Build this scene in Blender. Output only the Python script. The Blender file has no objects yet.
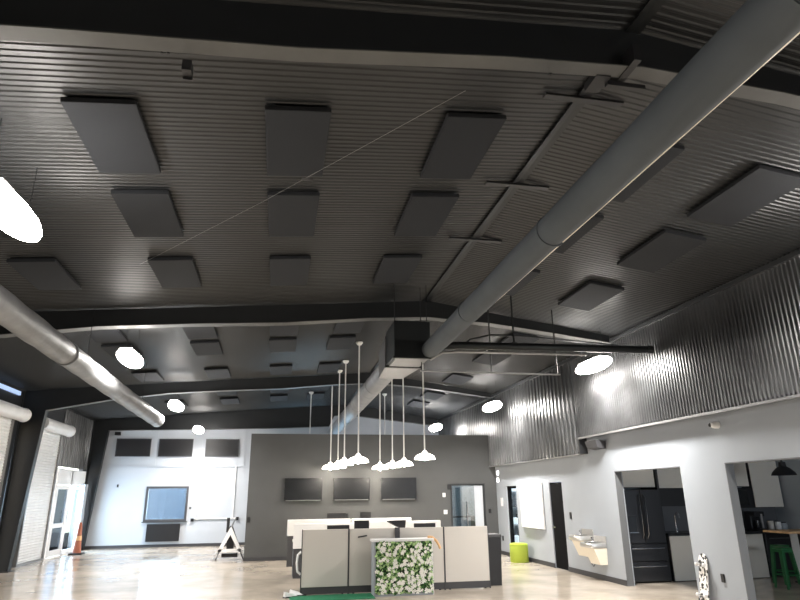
import bpy, bmesh, math, random
from mathutils import Vector, Matrix
random.seed(7)
S = bpy.context.scene
COL = S.collection

# ------------------------------------------------------------ materials
def mat(name, col, rough=0.6, metal=0.0, emit=None, strength=0.0, var=0.0, scale=4.0, bump=0.0, bscale=60.0, spec=0.5):
    m = bpy.data.materials.new(name); m.use_nodes = True
    nt = m.node_tree; b = nt.nodes['Principled BSDF']
    b.inputs['Base Color'].default_value = (*col, 1)
    b.inputs['Roughness'].default_value = rough
    b.inputs['Metallic'].default_value = metal
    b.inputs['Specular IOR Level'].default_value = spec
    if emit:
        b.inputs['Emission Color'].default_value = (*emit, 1)
        b.inputs['Emission Strength'].default_value = strength
    tc = nt.nodes.new('ShaderNodeTexCoord')
    if var > 0:
        n = nt.nodes.new('ShaderNodeTexNoise'); n.inputs['Scale'].default_value = scale
        n.inputs['Detail'].default_value = 4
        nt.links.new(tc.outputs['Object'], n.inputs['Vector'])
        r = nt.nodes.new('ShaderNodeValToRGB')
        r.color_ramp.elements[0].position = 0.35; r.color_ramp.elements[1].position = 0.65
        r.color_ramp.elements[0].color = (*[c * (1 - var) for c in col], 1)
        r.color_ramp.elements[1].color = (*[min(1, c * (1 + var)) for c in col], 1)
        nt.links.new(n.outputs['Fac'], r.inputs['Fac'])
        nt.links.new(r.outputs['Color'], b.inputs['Base Color'])
    if bump > 0:
        n2 = nt.nodes.new('ShaderNodeTexNoise'); n2.inputs['Scale'].default_value = bscale
        nt.links.new(tc.outputs['Object'], n2.inputs['Vector'])
        bp = nt.nodes.new('ShaderNodeBump'); bp.inputs['Strength'].default_value = bump
        bp.inputs['Distance'].default_value = 0.02
        nt.links.new(n2.outputs['Fac'], bp.inputs['Height'])
        nt.links.new(bp.outputs['Normal'], b.inputs['Normal'])
    return m

def glass(name, tint, rough=0.02, mixf=0.25):
    m = bpy.data.materials.new(name); m.use_nodes = True
    nt = m.node_tree; nt.nodes.clear()
    o = nt.nodes.new('ShaderNodeOutputMaterial'); mx = nt.nodes.new('ShaderNodeMixShader')
    t = nt.nodes.new('ShaderNodeBsdfTransparent'); g = nt.nodes.new('ShaderNodeBsdfGlossy')
    t.inputs['Color'].default_value = (*tint, 1); g.inputs['Roughness'].default_value = rough
    mx.inputs['Fac'].default_value = mixf
    nt.links.new(t.outputs[0], mx.inputs[1]); nt.links.new(g.outputs[0], mx.inputs[2])
    nt.links.new(mx.outputs[0], o.inputs['Surface'])
    return m

M = {}
M['ceil'] = mat('charcoal_painted_metal', (0.0195, 0.0208, 0.0222), 0.42, 0.0, var=0.12, scale=0.7)
M['steel'] = mat('charcoal_steel', (0.009, 0.0105, 0.012), 0.5, var=0.1)
M['flange'] = mat('floor_lit_steel', (0.085, 0.085, 0.082), 0.5, var=0.1)  # same dark paint as the webs; light bounced off the floor put into the colour
M['baffle'] = mat('charcoal_fabric', (0.0150, 0.0168, 0.0205), 0.95, bump=0.2, bscale=200)
M['clad'] = mat('galvanised_cladding', (0.16, 0.162, 0.165), 0.30, 0.85, var=0.25, scale=1.4)
M['cladface'] = mat('dark_grey_cladding', (0.04, 0.042, 0.045), 0.4, 0.3)
M['trim'] = mat('galvanised_trim', (0.32, 0.32, 0.32), 0.4, 0.7)
M['fabricduct'] = mat('grey_fabric_duct', (0.074, 0.086, 0.097), 0.8, 0.0, var=0.08, scale=2, bump=0.15, bscale=6)
M['silverduct'] = mat('silver_duct', (0.25, 0.255, 0.262), 0.5, 0.45, var=0.12, scale=3, bump=0.4, bscale=5)
M['darkduct'] = mat('dark_duct', (0.025, 0.028, 0.03), 0.4, 0.6)
M['ductbottom'] = mat('galvanised_duct_sheet', (0.16, 0.16, 0.16), 0.4, 0.6)
M['whitewall'] = mat('white_wall_paint', (0.50, 0.53, 0.575), 0.75, var=0.03, scale=1.0)
M['lightwall'] = mat('light_grey_paint', (0.36, 0.388, 0.425), 0.75, var=0.03, scale=1.0)
M['greywall'] = mat('warm_dark_grey_paint', (0.074, 0.076, 0.077), 0.8, var=0.05, scale=1.2)
M['basebd'] = mat('dark_rubber_baseboard', (0.045, 0.045, 0.05), 0.6)
M['black'] = mat('black_plastic', (0.012, 0.012, 0.014), 0.45)
M['screen'] = mat('black_screen', (0.012, 0.013, 0.015), 0.22)
M['blackdoor'] = mat('black_painted_door', (0.004, 0.004, 0.0045), 0.9, spec=0.1)
M['white'] = mat('white_enamel', (0.82, 0.82, 0.82), 0.4)
M['whitemetal'] = mat('white_slatted_metal', (0.78, 0.79, 0.80), 0.45, var=0.03)
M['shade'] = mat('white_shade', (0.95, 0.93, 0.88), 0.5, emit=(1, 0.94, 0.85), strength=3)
M['rod'] = mat('white_rod', (0.8, 0.8, 0.78), 0.4)
M['bulb'] = mat('lit_bulb', (1, 1, 1), 0.5, emit=(1, 0.93, 0.82), strength=30)
M['led'] = mat('lit_led_panel', (1, 1, 1), 0.5, emit=(1, 0.95, 0.89), strength=33)
M['beige'] = mat('beige_partition_fabric', (0.62, 0.585, 0.54), 0.85, bump=0.1, bscale=250)
M['board'] = mat('white_partition_panel', (0.9, 0.9, 0.9), 0.45)
M['darkgrey'] = mat('dark_grey_panel', (0.055, 0.055, 0.06), 0.6)
M['chrome'] = mat('chrome', (0.8, 0.8, 0.82), 0.15, 1.0)
M['stainless'] = mat('stainless_steel', (0.7, 0.69, 0.67), 0.3, 0.9)
M['cream'] = mat('cream_enamel', (0.85, 0.78, 0.66), 0.5)
M['lime'] = mat('lime_upholstery', (0.36, 0.45, 0.05), 0.8, bump=0.1, bscale=120)
M['limeseam'] = mat('lime_piping', (0.42, 0.54, 0.05), 0.8)
M['greenmetal'] = mat('green_painted_metal', (0.02, 0.14, 0.045), 0.35, 0.2)
M['greenmat'] = mat('green_mat', (0.01, 0.16, 0.07), 0.85, bump=0.3, bscale=100)
M['wood'] = mat('blond_wood', (0.66, 0.42, 0.22), 0.5, var=0.15, scale=9)
M['strap'] = mat('tan_wood_strip', (0.85, 0.52, 0.26), 0.6, var=0.08)
M['orange'] = mat('orange_plastic', (0.42, 0.13, 0.07), 0.6)
M['kitcab'] = mat('pale_grey_cabinet', (0.74, 0.71, 0.65), 0.5)
M['counter'] = mat('black_countertop', (0.02, 0.02, 0.022), 0.25)
M['splash'] = mat('slate_backsplash', (0.13, 0.135, 0.145), 0.4)
M['fridge'] = mat('black_stainless', (0.035, 0.035, 0.038), 0.3, 0.5)
M['fridgehandle'] = mat('dark_polished_handle', (0.3, 0.3, 0.31), 0.25, 1.0)
M['bluewall'] = mat('pale_blue_paint', (0.42, 0.465, 0.51), 0.75)
M['leaf'] = mat('green_leaves', (0.05, 0.17, 0.03), 0.5, var=0.6, scale=25)
M['leaf2'] = mat('pale_green_leaves', (0.42, 0.60, 0.26), 0.5, var=0.4, scale=25)
M['flower'] = mat('white_blossoms', (0.9, 0.9, 0.82), 0.6)
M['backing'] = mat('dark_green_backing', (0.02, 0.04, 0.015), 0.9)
M['daypane'] = glass('entry_glass', (0.9, 0.97, 1.0), 0.03, 0.12)
M['roomglass'] = glass('office_glass', (0.66, 0.74, 0.76), 0.03, 0.2)
M['darkglass'] = glass('grey_door_glass', (0.22, 0.25, 0.28), 0.03, 0.15)
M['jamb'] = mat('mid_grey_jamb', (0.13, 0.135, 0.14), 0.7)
M['writing'] = mat('faint_marker', (0.45, 0.46, 0.47), 0.6)
M['skate'] = mat('black_white_deck', (0.8, 0.78, 0.75), 0.4)
M['skylit'] = mat('translucent_daylit_strip', (0.6, 0.75, 0.95), 0.5, emit=(0.4, 0.6, 1.0), strength=0.3)

# skateboard graphic: high contrast blotches
nt = M['skate'].node_tree; b = nt.nodes['Principled BSDF']
n = nt.nodes.new('ShaderNodeTexNoise'); n.inputs['Scale'].default_value = 16; n.inputs['Detail'].default_value = 1
tc = nt.nodes.new('ShaderNodeTexCoord'); r = nt.nodes.new('ShaderNodeValToRGB')
r.color_ramp.interpolation = 'CONSTANT'
r.color_ramp.elements[0].color = (0.02, 0.02, 0.02, 1); r.color_ramp.elements[1].position = 0.47
r.color_ramp.elements[1].color = (0.85, 0.83, 0.8, 1)
nt.links.new(tc.outputs['Object'], n.inputs['Vector']); nt.links.new(n.outputs['Fac'], r.inputs['Fac'])
nt.links.new(r.outputs['Color'], b.inputs['Base Color'])

# polished concrete
mf = mat('polished_concrete', (0.5, 0.45, 0.39), 0.2); M['floor'] = mf
nt = mf.node_tree; b = nt.nodes['Principled BSDF']; tc = nt.nodes.new('ShaderNodeTexCoord')
mp = nt.nodes.new('ShaderNodeMapping'); mp.inputs['Scale'].default_value = (0.8, 0.8, 1)
nt.links.new(tc.outputs['Object'], mp.inputs['Vector'])
n1 = nt.nodes.new('ShaderNodeTexNoise'); n1.inputs['Scale'].default_value = 1.3; n1.inputs['Detail'].default_value = 6; n1.inputs['Roughness'].default_value = 0.6
nt.links.new(mp.outputs[0], n1.inputs['Vector'])
r1 = nt.nodes.new('ShaderNodeValToRGB')
r1.color_ramp.elements[0].position = 0.36; r1.color_ramp.elements[0].color = (0.37, 0.32, 0.26, 1)
r1.color_ramp.elements[1].position = 0.62; r1.color_ramp.elements[1].color = (0.50, 0.44, 0.365, 1)
nt.links.new(n1.outputs['Fac'], r1.inputs['Fac']); nt.links.new(r1.outputs['Color'], b.inputs['Base Color'])
r2 = nt.nodes.new('ShaderNodeMapRange'); r2.inputs['To Min'].default_value = 0.10; r2.inputs['To Max'].default_value = 0.26
nt.links.new(n1.outputs['Fac'], r2.inputs['Value']); nt.links.new(r2.outputs[0], b.inputs['Roughness'])

# ------------------------------------------------------------ mesh helpers
class MB:
    def __init__(s): s.bm = bmesh.new()
    def box(s, x0, x1, y0, y1, z0, z1, bev=0.0):
        r = bmesh.ops.create_cube(s.bm, size=1)
        for v in r['verts']:
            v.co = Vector(((x0 + x1) / 2 + v.co.x * (x1 - x0), (y0 + y1) / 2 + v.co.y * (y1 - y0), (z0 + z1) / 2 + v.co.z * (z1 - z0)))
        if bev > 0:
            es = list({e for v in r['verts'] for e in v.link_edges})
            bmesh.ops.bevel(s.bm, geom=es, offset=bev, segments=2, affect='EDGES', profile=0.5)
        return s
    def prism(s, pts, axis, a, b):
        """outline pts in the plane normal to axis, pulled from a to b"""
        def P(p, t):
            return {'x': (t, p[0], p[1]), 'y': (p[0], t, p[1]), 'z': (p[0], p[1], t)}[axis]
        A = [s.bm.verts.new(P(p, a)) for p in pts]; B = [s.bm.verts.new(P(p, b)) for p in pts]
        s.bm.faces.new(A); s.bm.faces.new(B[::-1]); n = len(pts)
        for i in range(n):
            s.bm.faces.new((A[i], B[i], B[(i + 1) % n], A[(i + 1) % n]))
        return s
    def tube(s, pts, r, n=10, cap=True):
        pts = [Vector(p) for p in pts]; rings = []
        rs = r if isinstance(r, (list, tuple)) else [r] * len(pts)
        prev = None
        for i, p in enumerate(pts):
            d = (pts[min(i + 1, len(pts) - 1)] - pts[max(i - 1, 0)]).normalized()
            if prev is None:
                u = d.orthogonal().normalized()
            else:
                u = (prev - d * prev.dot(d)).normalized()
            prev = u; w = d.cross(u)
            rings.append([s.bm.verts.new(p + (u * math.cos(2 * math.pi * k / n) + w * math.sin(2 * math.pi * k / n)) * rs[i]) for k in range(n)])
        for a, c in zip(rings, rings[1:]):
            for k in range(n):
                s.bm.faces.new((a[k], a[(k + 1) % n], c[(k + 1) % n], c[k]))
        if cap:
            s.bm.faces.new(rings[0][::-1]); s.bm.faces.new(rings[-1])
        return s
    def lathe(s, prof, x=0, y=0, n=24):
        rings = []
        for (r, z) in prof:
            rings.append([s.bm.verts.new((x + r * math.cos(2 * math.pi * k / n), y + r * math.sin(2 * math.pi * k / n), z)) for k in range(n)])
        for a, c in zip(rings, rings[1:]):
            for k in range(n):
                s.bm.faces.new((a[k], a[(k + 1) % n], c[(k + 1) % n], c[k]))
        if prof[0][0] > 1e-4: s.bm.faces.new(rings[0][::-1])
        if prof[-1][0] > 1e-4: s.bm.faces.new(rings[-1])
        return s
    def hull8(s, bot, top):
        A = [s.bm.verts.new(p) for p in bot]; B = [s.bm.verts.new(p) for p in top]
        s.bm.faces.new(A[::-1]); s.bm.faces.new(B)
        for i in range(4): s.bm.faces.new((A[i], A[(i + 1) % 4], B[(i + 1) % 4], B[i]))
        return s
    def corr(s, o, u, v, nrm, lu, lv, period=0.15, depth=0.03, thick=0.01):
        """corrugated sheet: ribs run along v, repeat along u"""
        o, u, v, nrm = map(Vector, (o, u, v, nrm))
        prof = []; k = 0; t = 0.0
        while t < lu:
            for (f, h) in ((0, 0), (0.45, 0), (0.6, 1), (0.85, 1)):
                tt = t + f * period
                if tt <= lu: prof.append((tt, h * depth))
            t += period
        prof.append((lu, 0))
        rows = []
        for (tt, h) in prof:
            p = o + u * tt + nrm * h
            rows.append((s.bm.verts.new(p), s.bm.verts.new(p + v * lv), s.bm.verts.new(o + u * tt - nrm * thick), s.bm.verts.new(o + u * tt - nrm * thick + v * lv)))
        for a, c in zip(rows, rows[1:]):
            s.bm.faces.new((a[0], c[0], c[1], a[1]))
            s.bm.faces.new((a[2], a[3], c[3], c[2]))
        return s
    def build(s, name, material, parent=None, smooth=False, origin=None, **props):
        bmesh.ops.recalc_face_normals(s.bm, faces=s.bm.faces)
        if origin is not None:
            bmesh.ops.translate(s.bm, verts=s.bm.verts, vec=-Vector(origin))
        me = bpy.data.meshes.new(name); s.bm.to_mesh(me); s.bm.free()
        me.materials.append(material)
        if smooth:
            for p in me.polygons: p.use_smooth = True
            me.set_sharp_from_angle(angle=math.radians(40))
        o = bpy.data.objects.new(name, me); COL.objects.link(o)
        if origin is not None: o.location = origin
        if parent: o.parent = parent
        for k, v in props.items(): o[k] = v
        return o

def thing(name, label, cat, loc=(0, 0, 0), rz=0, group=None):
    o = bpy.data.objects.new(name, None); COL.objects.link(o); o.empty_display_size = 0.1
    o.location = loc; o.rotation_euler = (0, 0, rz)
    o['label'] = label; o['category'] = cat
    if group: o['group'] = group
    return o
def solo(mb, name, material, label, cat, group=None, origin=None, smooth=False, kind=None):
    o = mb.build(name, material, None, smooth, origin)
    o['label'] = label; o['category'] = cat
    if group: o['group'] = group
    if kind: o['kind'] = kind
    return o
def struct(mb, name, material, parent=None, smooth=False):
    o = mb.build(name, material, parent, smooth)
    if not parent: o['kind'] = 'structure'
    return o
def dup(root, loc, label=None, rz=None, group=None):
    def cp(o, par):
        c = o.copy(); COL.objects.link(c)
        if par: c.parent = par
        for ch in o.children: cp(ch, c)
        return c
    r = cp(root, None); r.location = loc
    if rz is not None: r.rotation_euler = (0, 0, rz)
    if label: r['label'] = label
    if group: r['group'] = group
    return r

# ------------------------------------------------------------ roof geometry
RX, RZ = 2.63, 5.27
SL, SR = 0.078, 0.147
XL, XW, XC = -6.85, 6.68, 6.50
Y0, Y1 = -5.0, 24.9
def roofz(x): return RZ - (RX - x) * SL if x < RX else RZ - (x - RX) * SR

# ------------------------------------------------------------ setting
struct(MB().box(XL - .2, 13, Y0, Y1 + .2, -0.12, 0), 'floor', M['floor'])
cb = MB()
vl = Vector((XL - RX, 0, roofz(XL) - RZ)); vr = Vector((7.2 - RX, 0, roofz(7.2) - RZ))
nl = vl.cross(Vector((0, 1, 0))).normalized(); nl = -nl if nl.z > 0 else nl
nr = vr.cross(Vector((0, 1, 0))).normalized(); nr = -nr if nr.z > 0 else nr
cb.corr((RX, Y0, RZ), (0, 1, 0), vl.normalized(), nl, Y1 - Y0, vl.length, 0.072, 0.0105, 0.05)
cb.corr((RX, Y0, RZ), (0, 1, 0), vr.normalized(), nr, Y1 - Y0, vr.length, 0.072, 0.0105, 0.05)
struct(cb, 'ceiling', M['ceil'])
struct(MB().prism([(RX - .06, RZ - .06 * SL - .028), (RX, RZ - .028), (RX + .06, RZ - .06 * SR - .028), (RX + .06, RZ - .06 * SR - .045), (RX, RZ - .045), (RX - .06, RZ - .06 * SL - .045)], 'y', Y0, Y1), 'trim_1', M['steel'])

# left exterior wall: openings for two rollup doors behind the curtains and the glazed entry
wl = MB()
wl.box(XL - .15, XL, Y0, 13.6, 0, 4.6).box(XL - .15, XL, 17.35, 18.95, 0, 4.6).box(XL - .15, XL, 13.6, 17.35, 3.6, 4.6)
wl.box(XL - .15, XL, 18.95, 21.1, 3.7, 4.5).box(XL - .15, XL, 21.1, 21.25, 0, 4.6).box(XL - .15, XL, 21.25, 24.1, 2.75, 4.6).box(XL - .15, XL, 24.1, Y1, 0, 4.6)
struct(wl, 'wall_left', M['cladface'])
struct(MB().corr((XL, 21.3, 2.7), (0, 1, 0), (0, 0, 1), (1, 0, 0), 3.4, 1.75, 0.24, 0.05), 'trim_2', M['clad'])
struct(MB().corr((XL, Y0, 0.0), (0, 1, 0), (0, 0, 1), (1, 0, 0), 18.0, 4.4, 0.24, 0.04), 'trim_3', M['cladface'])
# far end wall (white) with window opening
fw = MB()
fw.box(XL, -4.78, Y1, Y1 + .15, 0, 4.9).box(-3.27, 8, Y1, Y1 + .15, 0, 5.3).box(-4.78, -3.27, Y1, Y1 + .15, 0, .88).box(-4.78, -3.27, Y1, Y1 + .15, 2.12, 4.95)
struct(fw, 'wall_far', M['whitewall'])
struct(MB().box(XL, 8, Y1 - .02, Y1, 0, .1), 'baseboard_far', M['basebd'])
struct(MB().box(-6.6, -1.0, Y1 - .035, Y1, 2.82, 2.86), 'trim_4', M['whitewall'])
for i, x in enumerate((-4.63, -2.98, -1.36)):
    struct(MB().box(x - .06, x + .06, Y1 - .02, Y1, 2.86, 4.3), 'trim_%d' % (5 + i), M['whitewall'])
struct(MB().box(XL - .2, 13, Y0 - .15, Y0, 0, 5.4), 'wall_back', M['greywall'])

# right lower wall, with door and kitchen openings
wr = MB(); T = .12
OPEN = [(5.5, 8.4, 2.12), (9.5, 11.62, 2.12), (14.1, 14.82, 1.97), (17.05, 17.85, 1.93)]
y = Y0
for (a, b_, h) in OPEN:
    wr.box(XW, XW + T, y, a, 0, 3.0); wr.box(XW, XW + T, a, b_, h, 3.0); y = b_
wr.box(XW, XW + T, y, 18.7, 0, 3.0)
struct(wr, 'wall_right', M['lightwall'])
bb = MB(); y = Y0
for (a, b_, h) in OPEN:
    bb.box(XW - .015, XW, y, a, 0, .1); y = b_
bb.box(XW - .015, XW, y, 18.7, 0, .1)
struct(bb, 'baseboard_right', M['basebd'])
# upper cladding standing forward of the lower wall
cl = MB()
cl.corr((XC, Y0, 2.875), (0, 1, 0), (0, 0, 1), (-1, 0, 0), 12.66 - Y0, 2.1, 0.076, 0.016, 0.02)
cl.corr((XC, 12.66, 2.53), (0, 1, 0), (0, 0, 1), (-1, 0, 0), Y1 - 12.66, 2.4, 0.2, 0.022, 0.02)
struct(cl, 'wall_upper_right', M['clad'])
struct(MB().box(XC, XW + T, Y0, 12.66, 2.875, 2.915).box(XC, XW + T, 12.66, Y1, 2.53, 2.57).box(XC - .005, XW + T, 12.64, 12.68, 2.53, 2.915), 'trim_8', M['cladface'])
struct(MB().box(XC - .03, XC + .02, Y0, 12.66, 2.84, 2.878).box(XC - .03, XC + .01, 12.66, 18.7, 2.51, 2.532), 'trim_9', M['trim'])
struct(MB().box(XC - .05, XC, Y0, Y1, roofz(XC) - .1, roofz(XC) - .04), 'trim_10', M['cladface'])

# freestanding dark grey wall with glazed office door
gw = MB(); GY = 18.7
gw.box(-.83, 5.19, GY, GY + .15, 0, 3.49).box(6.3, XW + .18, GY, GY + .15, 0, 3.49).box(5.19, 6.3, GY, GY + .15, 2.02, 3.49)
gw.box(-.83, -.68, GY + .15, Y1, 0, 3.49)
struct(gw, 'wall_centre', M['greywall'])
struct(MB().box(-.84, 5.19, GY - .015, GY, 0, .1).box(6.3, XW, GY - .015, GY, 0, .1), 'baseboard_centre', M['basebd'])
# office behind the glass
struct(MB().box(4.4, 8.4, 22.0, 22.12, 0, 2.7).box(4.3, 4.4, GY + .15, 22.1, 0, 2.7).box(8.4, 8.5, GY + .15, 22.1, 0, 2.7), 'wall_office', M['bluewall'])
struct(MB().box(4.3, 8.5, GY + .15, 22.1, 2.7, 2.78), 'ceiling_office', M['whitewall'])
d = struct(MB().box(5.19, 5.25, GY + .03, GY + .12, 0, 2.02).box(6.24, 6.3, GY + .03, GY + .12, 0, 2.02).box(5.25, 6.24, GY + .03, GY + .12, 1.97, 2.02), 'door_1', M['cladface'])
struct(MB().box(5.25, 5.97, GY + .06, GY + .075, .02, 1.97), 'glass_pane', M['roomglass'], d)
struct(MB().box(5.97, 6.24, GY + .05, GY + .09, .02, 1.97), 'side_panel', M['whitewall'], d)
struct(MB().tube([(5.72, GY + .02, .7), (5.72, GY + .02, 1.5)], .014), 'door_handle', M['chrome'], d, True)
# desk seen dimly through the office glass
t = thing('desk', 'dark office desk behind the glass door of the grey wall', 'desk', (5.95, 20.8, 0))
MB().box(-.7, .7, -.35, .35, .98, 1.02).build('desktop', M['darkgrey'], t)
for sx in (-1, 1): MB().box(sx * .64 - .03, sx * .64 + .03, -.32, .32, 0, .98).build('leg', M['darkgrey'], t)

# black door and doorway in right wall
d = struct(MB().box(XW + .02, XW + .07, 14.12, 14.80, 0.01, 1.96), 'door_2', M['blackdoor'])
hd = MB().lathe([(0.028, 0), (0.028, .02)], 0, 0, 16); bmesh.ops.rotate(hd.bm, verts=hd.bm.verts, matrix=Matrix.Rotation(-math.pi / 2, 3, 'Y')); bmesh.ops.translate(hd.bm, verts=hd.bm.verts, vec=(XW + .02, 14.68, .93))
hd.tube([(XW + .02, 14.68, .93), (XW - .05, 14.68, .93), (XW - .055, 14.5, .93)], .011)
struct(hd, 'door_handle', M['chrome'], d, True)
d = struct(MB().box(XW + .04, XW + .14, 17.78, 17.85, 0, 1.93).box(XW + .04, XW + .14, 17.05, 17.10, 0, 1.93).box(XW + .04, XW + .14, 17.1, 17.78, 1.86, 1.93), 'door_3', M['blackdoor'])
struct(MB().box(XW + .08, XW + .095, 17.10, 17.78, 0.02, 1.86), 'glass_pane', M['daypane'], d)
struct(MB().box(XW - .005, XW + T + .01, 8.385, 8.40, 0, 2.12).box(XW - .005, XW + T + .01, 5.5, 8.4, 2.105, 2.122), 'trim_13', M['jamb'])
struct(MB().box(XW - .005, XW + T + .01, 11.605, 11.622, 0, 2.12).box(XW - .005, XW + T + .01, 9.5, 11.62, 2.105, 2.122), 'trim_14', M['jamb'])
struct(MB().box(XW + T, 9.2, 18.72, 18.8, 0, 2.5), 'wall_store_back', M['lightwall'])
# store room behind
struct(MB().box(XW + T, 9.2, 15.9, 16.0, 0, 2.5).box(9.1, 9.2, 16, 18.7, 0, 2.5), 'wall_store', M['lightwall'])
struct(MB().box(XW + T, 9.2, 15.9, 18.7, 2.5, 2.58), 'ceiling_store', M['whitewall'])
struct(MB().box(XW + .1, 9.2, 13.6, 15.2, 0, 2.5), 'wall_closet', M['blackdoor']) if False else None

# kitchen shell
struct(MB().box(XW + T, 12.2, 12.6, 12.72, 0, 2.5), 'wall_kitchen_back', M['bluewall'])
struct(MB().box(11.12, 11.24, 3.0, 12.6, 0, 2.5), 'wall_kitchen_right', M['bluewall'])
struct(MB().box(XW + T, 12.2, 2.9, 3.0, 0, 2.5), 'wall_kitchen_front', M['bluewall'])
struct(MB().box(XW + T, 12.2, 2.9, 12.72, 2.5, 2.58), 'ceiling_kitchen', M['lightwall'])
struct(MB().box(XW + T, XW + T + .04, 11.62, 12.6, 0, 2.5), 'trim_11', M['lightwall'])

# ------------------------------------------------------------ portal frames
prof = [(-6.2, 3.96), (-4.62, 4.27), (-3.1, 4.48), (-1.6, 4.59), (0, 4.68), (1.5, 4.83), (2.63, 4.90), (3.9, 4.83), (5.2, 4.68), (6.36, 4.53)]
endprof = [(-6.28, 4.13), (-3.05, 4.20), (0, 4.27), (1.9, 4.36), (2.1, 4.78), (2.63, 4.82), (6.36, 4.42)]
def frame(yc, prof, colb, dz, label, first, fw=.1):
    t = thing('portal_frame', label, 'steel frame', (0, yc, 0), 0, 'tapered steel portal frames')
    P = [(x, z + dz) for x, z in prof]
    kx, kz = P[0]
    web = MB()
    top = [(x, roofz(x) - .03) for x, z in P[::-1]]
    web.prism(P + top, 'y', -.012, .012)
    web.build('rafter_web', M['steel'], t)
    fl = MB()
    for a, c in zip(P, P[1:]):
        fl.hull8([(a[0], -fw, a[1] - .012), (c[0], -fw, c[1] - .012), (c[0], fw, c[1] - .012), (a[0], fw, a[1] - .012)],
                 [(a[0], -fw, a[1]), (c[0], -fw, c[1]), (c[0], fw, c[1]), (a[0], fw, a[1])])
    fl.build('rafter_flange', M['flange'], t, label='bottom flange of the rafter, paled with painted floor bounce')
    cw = MB(); cw.prism([(XL + .05, 0), (colb, 0), (kx, kz), (kx, roofz(kx) - .04), (XL + .05, roofz(XL) - .05)], 'y', -.012, .012)
    cw.build('column_web', M['steel'], t)
    cf = MB()
    cf.hull8([(colb, -.1, 0), (colb + .012, -.1, 0), (colb + .012, .1, 0), (colb, .1, 0)], [(kx, -.1, kz), (kx + .012, -.1, kz), (kx + .012, .1, kz), (kx, .1, kz)])
    cf.box(XL + .05, XL + .062, -.1, .1, 0, roofz(XL) - .06)
    cf.build('column_flange', M['steel'], t)
    bp = MB().box(XL + .02, colb + .05, -.14, .14, 0, .02); bp.build('base_plate', M['steel'], t)
    if first:
        br = MB()
        br.box(2.3, 2.42, .05, .25, 4.86 + dz, 4.93 + dz); br.box(2.5, 2.56, -.16, .2, 4.87 + dz, 5.02 + dz); br.box(2.42, 2.75, .1, .14, 4.83 + dz, 4.87 + dz)
        br.build('ridge_bracket', M['black'], t)
        MB().box(-.78, -.72, .1, .2, 4.52 + dz, 4.6 + dz).box(-.78, -.72, .18, .2, 4.50 + dz, 4.53 + dz).build('hanger_clip', M['black'], t)
        for bx in (-.9, -.86, 1.9, 3.1):
            MB().lathe([(.012, 0), (.012, -.01)], bx, 0.03, 8).build('bolt', M['black'], t).location.z = 4.57 + (bx + 1) * .08 + dz
    return t
frame(3.53, prof, -6.45, -.045, 'nearest dark steel portal frame crossing the top of the picture', True, .07)
frame(10.7, prof, -6.45, 0.0, 'second steel portal frame, just above the plenum box', False)
frame(17.85, prof, -6.45, 0.02, 'third steel portal frame, its column between the two rollup doors', False)
frame(24.55, endprof, -6.6, 0.0, 'farthest steel portal frame against the white end wall', False)

# ridge straps
rs = ['nearest', 'middle', 'farthest']
for i, yy in enumerate((4.36, 6.02, 7.65)):
    solo(MB().box(-.38, .4, -.035, .035, -.012, .012), 'ridge_strap', M['black'], 'thin black strap across the roof ridge, %s of the three' % rs[i], 'strap', 'ridge straps', None).location = (2.62, yy, RZ - .075)

# ------------------------------------------------------------ acoustic panels
proto = None
cols = [(-3.38, 'far left'), (-1.63, 'left'), (0.02, 'middle'), (1.70, 'last left of ridge'), (3.60, 'first right of ridge'), (5.02, 'rightmost')]
rows = [(5.28, 'nearest row'), (6.9, 'second row'), (8.88, 'third row'),
        (12.15, 'row just past second frame'), (13.72, 'row between second and third frames'), (16.6, 'row before third frame'), (19.6, 'row past third frame'), (21.6, 'row near end wall')]
for ci, (cx, cn) in enumerate(cols):
    for ri, (cy, rn) in enumerate(rows):
        if ci == 4 and ri > 2: continue
        x = cx - (ri - 1) * 0.02 if ri > 2 else cx
        if ci == 3 and ri > 2: x = 1.32 - (ri - 3) * .04
        lab = 'dark grey ceiling panel, %s column, %s' % (cn, rn)
        if proto is None:
            proto = solo(MB().box(-.295, .295, -.59, .59, -.025, .025, .006), 'acoustic_panel', M['baffle'], lab, 'ceiling panel', 'acoustic panels under the roof')
            o = proto
        else:
            o = proto.copy(); COL.objects.link(o); o['label'] = lab
        o.location = (x, cy, roofz(x) - .06)
        o.rotation_euler = (0, -math.atan(SL) if x < RX else math.atan(SR), 0)

# wire across the ceiling
solo(MB().tube([(-1.87, 7.72, 4.56), (-.3, 5.65, 4.53), (1.23, 3.62, 4.56)], .0017, 6), 'ceiling_wire', M['trim'], 'thin pale wire stretched diagonally under the ceiling', 'wire')
solo(MB().box(-.05, .05, -.0015, .0015, -.012, .012), 'wire_glint', M['trim'], 'small pale plate put in as a glint on the diagonal ceiling wire', 'glint').location = (.13, 5.1, 4.53)  # pale plate stands in for a glint of light on the wire

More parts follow.
